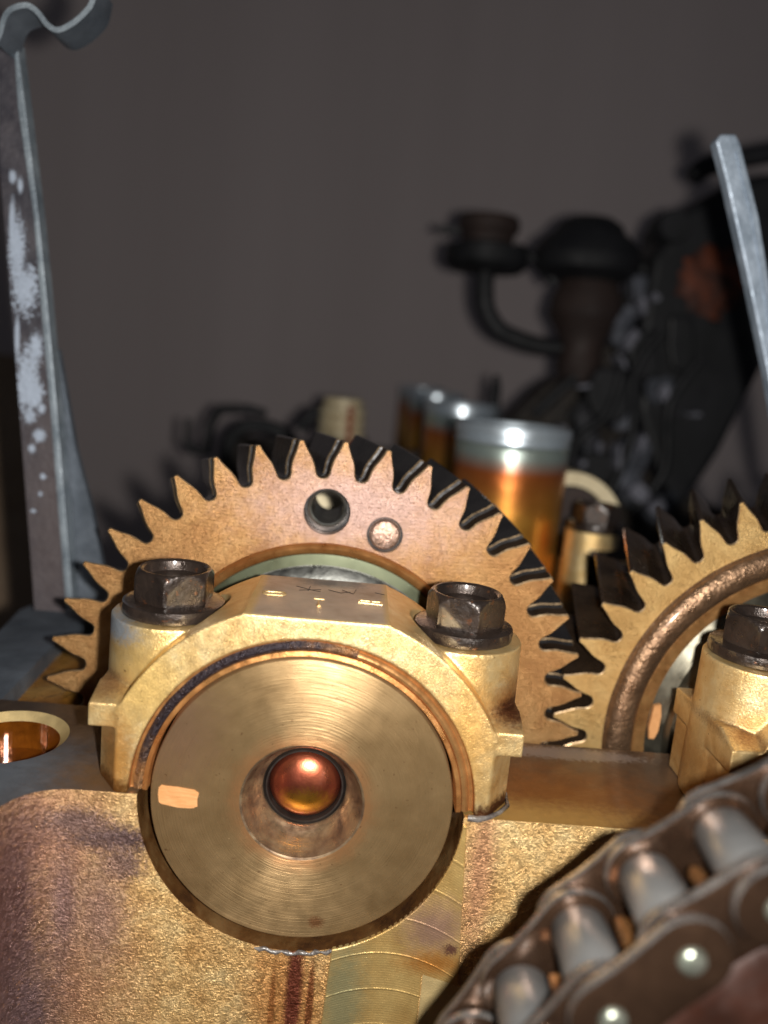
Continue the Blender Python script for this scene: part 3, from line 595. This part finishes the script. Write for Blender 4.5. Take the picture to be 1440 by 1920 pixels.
# ------------------------------------------------------------------ timing chain on its sprocket
YC = -3.45; PITCH = 0.97; SC = Vector((8.74, -4.04)); SR = 7.05
ch = thing('timing_chain', 'brown roller timing chain crossing the lower right corner, out of focus', 'chain', (3.9, YC, 1.4))
dth = 2*math.asin(PITCH/2/SR); th0 = math.atan2(-0.39+4.04, 2.84-8.74)
def node(i): a = th0-dth*i; return Vector((SC.x+SR*math.cos(a), SC.y+SR*math.sin(a)))
def link_plate(y0, y1, L, h=0.43, waist=0.33):
    pts = []
    for k in range(13): a = PI/2+PI*k/12; pts.append((-L/2+h*math.cos(a), h*math.sin(a)))
    for k in range(1, 6): t = k/6; pts.append((-L/2+L*t, -h+(h-waist)*math.sin(PI*t)))
    for k in range(13): a = -PI/2+PI*k/12; pts.append((L/2+h*math.cos(a), h*math.sin(a)))
    for k in range(1, 6): t = k/6; pts.append((L/2-L*t, h-(h-waist)*math.sin(PI*t)))
    me = bpy.data.meshes.new('link_plate'); b = prism(pts, y0, y1); b.to_mesh(me); b.free()
    me = bevelled(me, 0.035, 2, 40); me.materials.append(m_chain); me.materials.append(m_chainedge); assign(me, lambda c, n: 0 if abs(n.y) > 0.8 else 1); smooth_by(me, 40); return me
PL = {(s, k): link_plate(*( (s*0.50, s*0.63) if k == 0 else (s*0.66, s*0.79)), PITCH, *((0.45, 0.42) if k == 0 else (0.43, 0.405))) for s in (1, -1) for k in (0, 1)}
RM = bpy.data.meshes.new('roller'); b = lathe([(0.0, -0.49), (0.30, -0.49), (0.325, -0.46), (0.325, 0.46), (0.30, 0.49), (0.0, 0.49)], n=40); b.to_mesh(RM); b.free(); RM.materials.append(m_roller); smooth_by(RM, 40)
PM = bpy.data.meshes.new('pin'); b = lathe([(0.0, -0.865), (0.09, -0.862), (0.13, -0.84), (0.145, -0.79), (0.165, 0.82), (0.14, 0.86), (0.0, 0.865)], n=32); b.to_mesh(PM); b.free(); PM.materials.append(m_pin); smooth_by(PM, 50)
CM = bpy.data.meshes.new('plate_collar'); b = lathe([(0.30, -0.66), (0.30, -0.72), (0.27, -0.75), (0.2, -0.76), (0.17, -0.74)], n=32); b.to_mesh(CM); b.free(); CM.materials.append(m_chain); smooth_by(CM, 50)
def cadd(name, me, loc, rot=0.0):
    o = bpy.data.objects.new(name, me); COL.objects.link(o); o.parent = ch
    o.location = Vector(loc)-ch.location; o.rotation_euler = (0, rot, 0); return o
for i in range(-3, 6):
    p = node(i); cadd('roller', RM, (p.x, YC, p.y)); cadd('pin', PM, (p.x, YC, p.y))
    q = node(i+1); mid = (p+q)/2; ang = -math.atan2(q.y-p.y, q.x-p.x)
    k = (i+4) % 2
    for s in (1, -1): cadd('outer_plate' if k else 'inner_plate', PL[(s, k)], (mid.x, YC, mid.y), ang)
sp = thing('chain_sprocket', 'dim red brown sprocket behind the chain at the lower right', 'sprocket', (SC.x, YC, SC.y))
NS = 45; sprof = []
n0 = int(round(2*PI/dth)); step = dth
a = th0-dth/2
pts = []
for k in range(-5, 9):
    c = th0-dth/2-dth*k
    pts += [(c+dth*0.42, SR-0.42), (c+dth*0.16, SR-0.30), (c+dth*0.07, SR+0.02), (c, SR+0.08), (c-dth*0.07, SR+0.02), (c-dth*0.16, SR-0.30), (c-dth*0.42, SR-0.42)]
lo = pts[-1][0]; hi = pts[0][0]
for k in range(1, 60): pts.append((lo-(2*PI-(hi-lo))*k/60, SR-0.36))
bm = prism([(SC.x+r*math.cos(t), SC.y+r*math.sin(t)) for t, r in pts], YC-0.18, YC+0.18)
part('toothed_wheel', bm, m_tooth, sp)
part('face_plate', lathe([(0, YC-0.42), (SR-0.85, YC-0.42), (SR-0.72, YC-0.34), (SR-0.7, YC-0.181)], (SC.x, SC.y), n=160), m_sprocket, sp, smooth=40)

# ------------------------------------------------------------------ spark plug tubes
TG = 'steel spark plug tubes standing in a row behind the gears'
tubes = [(12.2, 5.2, 'large steel tube, amber stained below its bright rim, directly behind the bronze gear'),
         (24.8, 5.25, 'second steel tube in the row, half hidden behind the amber stained one'),
         (38.0, 5.3, 'third steel tube, small and blurred at the left of the row'),
         (50.5, 5.3, 'farthest tube of the row, only its bright rim showing')]
for i, (y, zt, lab) in enumerate(tubes):
    t = thing('spark_plug_tube', lab, 'tube', (4.78, y, -1.9), TG)
    part('barrel', lathe([(1.62, -1.9), (1.62, zt-0.62), (1.605, zt-0.60)], (4.78, y), 'Z', 128), m_tube, t, smooth=30)
    part('rim_collar', lathe([(1.605, zt-0.60), (1.64, zt-0.55), (1.655, zt-0.50), (1.62, zt-0.46), (1.615, zt-0.34), (1.66, zt-0.30), (1.66, zt-0.05), (1.64, zt), (1.5, zt+0.01), (1.47, zt-0.05), (1.45, -1.0)], (4.78, y), 'Z', 128), m_tube, t, smooth=30)

# ------------------------------------------------------------------ farther bolt, cap block and cream shroud
t = thing('hex_bolt', 'blurred dark bolt between the amber stained tube and the right gear', 'bolt', (7.0, 10.5, 2.6), BG)
bolt_parts(t, 7.0, 10.5, 2.85, R_(-80))
t = thing('bearing_cap', 'blurred cream pedestal under the far dark bolt beside the tube', 'bearing cap', (6.9, 10.6, 0), 'camshaft bearing caps bolted to the head')
me = boolean(cyl((6.95, 10.6), 0.72, -1.9, 2.62, 'Z', 48), [(box(6.75, 9.6, 9.4, 11.8, 0.5, 2.2), 'DIFFERENCE'), (box(6.4, 9.2, 10.4, 11.6, -1.9, 1.6), 'UNION')])
link('pedestal', me, m_cap, t)
bm = bmesh.new()
A = [(6.9+1.75*math.cos(R_(a)), 2.0+1.9*math.sin(R_(a))) for a in range(125, 20, -5)]
B = [(6.9+1.35*math.cos(R_(a)), 2.0+1.5*math.sin(R_(a))) for a in range(20, 126, 5)]
sh = thing('curved_shroud', 'cream curved metal strip arching behind the blurred bolt', 'shroud', (7.3, 13.0, 2.0))
part('strip', prism(A+B, 13.0, 14.0), m_cream, sh)
me = boolean(prism([(6.9+1.33*math.cos(R_(a)), 2.0+1.46*math.sin(R_(a))) for a in range(0, 181, 10)], 13.1, 13.9), [(cyl((7.3, 2.0), 0.5, 12, 15, n=32), 'DIFFERENCE')])
link('core', me, m_bgbrown, sh)

# ------------------------------------------------------------------ left post, spring clip, right strap
post = thing('steel_post', 'tall dark steel post at the left edge with chipped white paint', 'post', (-6.3, 7, 0.2))
L_ = [(-7.6, 12.35), (-7.54, 9.77), (-7.23, 6.46), (-6.73, 0.84), (-6.69, 0.3)]
F_ = [(-7.26, 12.3), (-7.15, 11.0), (-6.80, 8.9), (-6.59, 6.8), (-6.34, 4.5), (-5.93, 0.3)]
part('front_face', prism(L_+F_[::-1], 7.0, 7.12), m_post, post)
G_ = [(-7.2, 12.28), (-7.01, 11.0), (-6.71, 8.92), (-6.46, 6.81), (-6.21, 4.54), (-5.78, 0.3)]
me = bpy.data.meshes.new('m'); b_ = prism([(x-0.02, z) for x, z in F_]+G_[::-1], 6.93, 7.35); b_.to_mesh(me); b_.free()
link('edge_rib', bevelled(me, 0.03, 2), m_postedge, post)
part('gusset', prism([(-6.42, 6.2), (-5.98, 4.0), (-5.6, 2.7), (-5.05, 0.2), (-5.9, 0.2), (-6.25, 3.8)], 7.4, 7.6), m_rail, post)
clip = thing('spring_clip', 'curled grey steel strip at the top left corner above the post', 'clip', (-7.4, 6.4, 12.6))
cpts = [(-7.3, 11.95), (-7.21, 12.13), (-7.13, 12.42), (-6.99, 12.59), (-6.71, 12.68), (-6.5, 12.58), (-6.32, 12.38), (-6.11, 12.3), (-5.84, 12.44), (-5.61, 12.65), (-5.47, 12.85), (-5.4, 13.2)]
def smooth_path(P, n=4):
    out = []
    for i in range(len(P)-1):
        p0 = Vector(P[max(i-1, 0)]); p1 = Vector(P[i]); p2 = Vector(P[i+1]); p3 = Vector(P[min(i+2, len(P)-1)])
        for k in range(n):
            t = k/n; out.append(0.5*((2*p1)+(p2-p0)*t+(2*p0-5*p1+4*p2-p3)*t*t+(3*p1-p0-3*p2+p3)*t**3))
    out.append(Vector(P[-1])); return out
cp = smooth_path(cpts)
th_ = 0.05; A = []; B = []
for i, p in enumerate(cp):
    d = (cp[min(i+1, len(cp)-1)]-cp[max(i-1, 0)]).normalized(); nn = Vector((-d.y, d.x)); A.append(p+nn*th_); B.append(p-nn*th_)
me = bpy.data.meshes.new('m'); b_ = prism([tuple(v) for v in A+B[::-1]], 6.2, 7.1); b_.to_mesh(me); b_.free()
assign(me, lambda c, n: 0 if abs(n.y) > 0.9 else 1)
link('curled_strip', me, [m_postedge, m_rail], clip)
st = thing('metal_strap', 'pale blue grey metal bar leaning at the right edge of the picture', 'bar', (8.6, 7, 5))
me = bpy.data.meshes.new('m'); b_ = prism([(7.33, 11.78), (7.42, 11.93), (7.74, 11.96), (7.86, 11.8), (8.5, 10.4), (9.5, 7.6), (10.4, 4.6), (10.2, 4.5), (9.28, 7.1), (8.44, 9.2), (7.69, 11.0)], 7.0, 7.35); b_.to_mesh(me); b_.free()
link('bar', bevelled(me, 0.05, 2), m_strap, st)
me = bpy.data.meshes.new('m'); b_ = prism([(7.78, 11.6), (7.86, 11.62), (8.48, 10.3), (9.4, 7.6), (9.3, 7.6), (8.40, 10.2)], 6.95, 7.02); b_.to_mesh(me); b_.free()
link('raised_edge', me, m_strap, st)

# ------------------------------------------------------------------ blurred machinery far behind
YB = 26.0; kx = (YB+11)/36.0
def bz(x, z): return (0.387+(x-0.387)*kx, 6.458+(z-6.458)*kx)
def bgthing(name, label, cat, x, z, y=YB): p = bz(x, z); return thing(name, label, cat, (p[0], y, p[1]))
def disc_stack(t, name, x, prof, m, y=YB, n=40):
    X, _ = bz(x, 0); part(name, lathe([(r*kx, bz(0, z)[1]) for r, z in prof], (X, y), 'Z', n), m, t, smooth=35)
t = bgthing('spool_cap', 'dark spool shaped cap on a curved hose, in the blurred background', 'cap', 5.1, 11.0)
disc_stack(t, 'knob', 5.1, [(0, 13.15), (1.2, 13.15), (1.32, 12.95), (1.3, 12.6), (1.12, 12.4), (1.12, 12.05)], m_bgbrown)
disc_stack(t, 'flange', 5.15, [(1.12, 12.05), (1.75, 11.85), (1.8, 11.2), (1.5, 10.9), (0, 10.85)], m_bg)
p = bz(3.9, 12.45); part('tab', box(p[0]-0.9, p[0], YB-0.2, YB+0.2, p[1]-0.14, p[1]+0.14), m_bg, t)
t = bgthing('curved_hose', 'black hose curving down from the spool shaped cap', 'hose', 6.0, 8.0)
hp = smooth_path([bz(5.15, 11.2), bz(5.2, 10.2), bz(5.4, 9.3), bz(6.0, 8.55), bz(6.9, 8.2), bz(7.9, 8.0), bz(8.8, 8.0)])
part('bend', tube([(v.x, YB, v.y) for v in hp], 0.42, 16), m_bg, t, smooth=60)
t = bgthing('domed_housing', 'black domed housing in the middle of the blurred machinery', 'housing', 9.4, 10.5)
disc_stack(t, 'dome', 9.45, [(0, 13.5), (0.9, 13.48), (1.35, 13.2), (1.5, 12.9), (2.1, 12.4), (2.35, 11.8), (2.2, 11.3), (1.6, 10.9), (0, 10.8)], m_bg)
disc_stack(t, 'neck', 9.7, [(1.2, 10.9), (1.5, 10.2), (1.6, 9.4), (1.2, 8.8), (0.95, 8.2), (1.0, 7.2), (0.8, 6.6), (0, 6.4)], m_bgbrown)
p0 = bz(6.6, 11.8); p1 = bz(8.2, 10.9)
part('arm', tube([(bz(6.3, 11.9)[0], YB, bz(6.3, 11.9)[1]), (bz(7.4, 11.6)[0], YB, bz(7.4, 11.6)[1]), (bz(8.2, 10.7)[0], YB, bz(8.2, 10.7)[1])], [0.35, 0.3, 0.3], 12), m_bg, t, smooth=60)
part('arm', tube([(bz(11.2, 12.1)[0], YB, bz(11.2, 12.1)[1]), (bz(12.4, 11.4)[0], YB, bz(12.4, 11.4)[1]), (bz(13.2, 10.0)[0], YB, bz(13.2, 10.0)[1])], [0.35, 0.35, 0.5], 12), m_bg, t, smooth=60)
t = bgthing('engine_cover', 'dark rounded engine cover at the right of the blurred background', 'cover', 14.5, 10)
cov = [bz(*p) for p in ((12.45, 13.6), (12.6, 12.9), (12.0, 12.0), (11.9, 9), (12.3, 5.5), (13.5, 3.0), (14.8, 1.2), (16.2, 4.2), (17.6, 8.5), (18.2, 13), (17.8, 15.6), (16.6, 15.9), (15.0, 15.4), (13.7, 14.5), (13.0, 13.9))]
me = bpy.data.meshes.new('m'); b_ = prism(cov, YB-1, YB+3); b_.to_mesh(me); b_.free(); link('shell', bevelled(me, 0.5, 3), m_bg, t)
X, Z = bz(12.6, 13.3); part('lug', lathe([(0, YB-1.4), (0.62, YB-1.4), (0.7, YB-1.2), (0.7, YB)], (X, Z), n=24), m_bg, t, smooth=40)
X, Z = bz(14.6, 11.2); part('amber_lens', lathe([(0, YB-1.25), (0.8, YB-1.2), (1.4, YB-1.12), (1.5, YB-0.9)], (X, Z), n=32, wob=0.5), m_bgamber, t, smooth=60)
t = bgthing('arched_grip', 'dark curved handle above the engine cover, upper right', 'handle', 15, 16)
hp = smooth_path([bz(13.1, 15.25), bz(13.6, 15.75), bz(14.6, 16.1), bz(16.0, 16.5), bz(18.5, 17.2)])
part('grip', tube([(v.x, YB-1, v.y) for v in hp], [0.3]+[0.42]*(len(hp)-1), 14), m_bg, t, smooth=60)
t = bgthing('lower_machinery', 'dark jumble of grey and brown castings below the domed housing', 'machinery', 11, 4)
rr = random.Random(5)
low = [bz(*p) for p in ((7.4, 5.0), (8.4, 6.2), (9.2, 6.8), (9.9, 6.9), (10.6, 9.4), (11.8, 10.6), (12.6, 9.5), (13.2, 5), (15.5, 2.0), (19, 1.0), (19, -3), (5.5, -3), (5.8, 3.2))]
part('back_casting', prism(low, YB+0.3, YB+3), m_dark, t)
for (x, z, w, h, rot, m) in ((10.3, 4.6, 0.5, 1.2, 0.3, m_bggrey), (11.9, 10.6, 0.5, 0.8, 0.2, m_bggrey), (11.1, 9.2, 0.35, 0.9, -0.3, m_bggrey), (12.9, 6.6, 0.6, 0.6, 0.5, m_bggrey),
      (10.9, 2.9, 1.0, 0.8, 0.2, m_bg), (12.3, 3.4, 0.6, 1.3, -0.3, m_bggrey), (13.9, 1.5, 0.9, 0.5, 0.8, m_bggrey), (10.9, 6.2, 1.0, 1.3, 0.1, m_bg), (11.7, 5.6, 0.5, 1.0, 0.0, m_bggrey),
      (12.2, 8.0, 0.7, 1.1, 0.3, m_bg), (10.3, 1.8, 0.8, 0.5, 0.4, m_bgbrown), (12.9, 1.9, 0.7, 0.7, 0.9, m_bggrey), (14.3, 5.4, 0.7, 0.25, 0.1, m_bggrey), (13.6, 8.6, 0.6, 1.4, 0.2, m_bg), (9.3, 3.4, 0.3, 1.0, 0.1, m_bggrey), (8.9, 2.4, 0.8, 0.5, 0.0, m_bg)):
    X, Z = bz(x, z); pl = []
    for k in range(14):
        a = 2*PI*k/14; ca = math.copysign(abs(math.cos(a))**0.7, math.cos(a))*w*rr.uniform(0.8, 1.15); sa = math.copysign(abs(math.sin(a))**0.7, math.sin(a))*h*rr.uniform(0.8, 1.15)
        pl.append((X+ca*math.cos(rot)-sa*math.sin(rot), Z+ca*math.sin(rot)+sa*math.cos(rot)))
    me = bpy.data.meshes.new('m'); b_ = prism(pl, YB-rr.uniform(0.6, 1.6), YB+0.4); b_.to_mesh(me); b_.free()
    link('cast_lug', bevelled(me, 0.15, 2), m, t)
for (x, z, w, h, rot) in ((11.6, 9.9, 0.14, 0.35, 0.3), (11.3, 8.5, 0.2, 0.55, -0.4), (12.05, 10.3, 0.22, 0.18, 0.2), (13.0, 6.5, 0.22, 0.4, 0.1), (11.1, 7.6, 0.1, 0.3, 0.6), (12.4, 4.3, 0.14, 0.4, -0.2), (9.0, 4.5, 0.16, 0.3, 0.5), (12.6, 2.2, 0.35, 0.5, 0.6), (13.4, 1.6, 0.4, 0.25, 0.3),
      (10.6, 4.0, 0.12, 0.25, 0.0), (14.4, 5.7, 0.3, 0.09, 0.1), (9.6, 6.45, 0.3, 0.08, 0.2), (10.0, 3.2, 0.15, 0.12, 0.2), (11.5, 3.6, 0.1, 0.5, 0.1)):
    X, Z = bz(x, z); pl = []
    for k in range(12):
        a = 2*PI*k/12; ca = math.cos(a)*w*rr.uniform(0.7, 1.3); sa = math.sin(a)*h*rr.uniform(0.7, 1.3)
        pl.append((X+ca*math.cos(rot)-sa*math.sin(rot), Z+ca*math.sin(rot)+sa*math.cos(rot)))
    part('cast_lug', prism(pl, YB-1.9, YB-0.5), m_bglight, t)
for hz in (((9.4, 2.0), (9.7, 4.2), (10.8, 5.4), (11.2, 7.5)), ((11.4, 2.0), (12.0, 4.6), (11.7, 7.2), (12.6, 9.0)), ((12.4, 1.2), (13.6, 3.2), (13.4, 6.0), (14.4, 8.0))):
    hp = smooth_path([bz(*p) for p in hz]); part('hose', tube([(v.x, YB-1.6, v.y) for v in hp], 0.2, 10), m_bg, t, smooth=60)
for (a, b, r) in (((7.9, 5.0), (9.6, 7.0), 0.28), ((9.4, 5.0), (10.3, 6.2), 0.22), ((11.0, 9.8), (11.5, 5.5), 0.25), ((12.6, 4.8), (14.8, 3.4), 0.3)):
    A0, B0 = bz(*a), bz(*b); part('stay', tube([(A0[0], YB-0.6, A0[1]), (B0[0], YB-0.6, B0[1])], r, 10), m_bg, t, smooth=60)
t = bgthing('stud_post', 'thin dark upright stud rising behind the tubes', 'stud', 6.25, 5.0)
part('shank', tube([(bz(6.25, 2)[0], YB, bz(6.25, 2)[1]), (bz(6.2, 6.0)[0], YB, bz(6.2, 6.0)[1]), (bz(6.15, 6.6)[0], YB, bz(6.15, 6.6)[1])], [0.26, 0.24, 0.12], 12), m_bg, t, smooth=60)
t = bgthing('hooked_bracket', 'small dark hooked bracket at the left behind the bronze gear', 'bracket', -6.2, 2.5)
hk = [(-7.2, 3.5), (-7.2, 2.4), (-6.9, 2.1), (-6.3, 2.1), (-6.2, 3.3), (-5.8, 4.0), (-4.6, 4.15), (-3.8, 4.0)]
part('hook', tube([(bz(*p)[0], YB, bz(*p)[1]) for p in hk], [0.13, 0.16, 0.22, 0.24, 0.2, 0.22, 0.22, 0.2], 10), m_bg, t, smooth=60)
t = bgthing('round_bracket', 'dark arched bracket beside the cream cylinder behind the bronze gear', 'bracket', -4.0, 1.5)
hk = smooth_path([(-5.4, 1.0), (-5.4, 2.4), (-4.9, 3.2), (-4.1, 3.45), (-3.2, 3.3), (-2.6, 2.9), (-2.2, 2.4), (-1.6, 2.2)])
part('arch', tube([(bz(*p)[0], YB, bz(*p)[1]) for p in hk], 0.36, 10), m_bg, t, smooth=60)
part('hub', lathe([(0, YB-0.2), (0.9, YB-0.1), (1.0, YB+0.5)], bz(-3.9, 1.6), n=24), m_bgbrown, t, smooth=60)
t = bgthing('ribbed_cylinder', 'cream ribbed cylinder with a rusty stripe, blurred behind the gear top', 'filter', -0.45, 3.6)
X, Z = bz(-0.45, 3.75)
for k in range(5):
    zz = Z-0.9+k*0.45
    part('rib', lathe([(0, zz), (0.95-0.06*max(0, k-3), zz), (1.05-0.16*max(0, k-3), zz+0.08), (1.05-0.16*max(0, k-3), zz+0.32), (0.95-0.2*max(0, k-3), zz+0.40), (0, zz+0.40)], (X, YB), 'Z', 40), m_cream, t, smooth=40)
part('rust_stripe', box(X+0.25, X+0.5, YB-1.09, YB-0.8, Z-0.85, Z+1.0), mat('rust', [(0.3, (0.25, 0.06, 0.03)), (0.7, (0.4, 0.12, 0.06))], metallic=0, rough=0.8), t)
part('clamp', tube([(X-1.9, YB, Z-0.3), (X-1.3, YB, Z+0.5), (X-0.9, YB, Z+0.6)], 0.3, 10), m_bg, t, smooth=60)
t = bgthing('fuel_rail', 'dark horizontal block behind the cream ribbed cylinder', 'block', 0, 2)
part('block', box(bz(-6.0, 0)[0], bz(5, 0)[0], YB+2, YB+4, bz(0, -2)[1], bz(0, 2.6)[1]), m_dark, t)
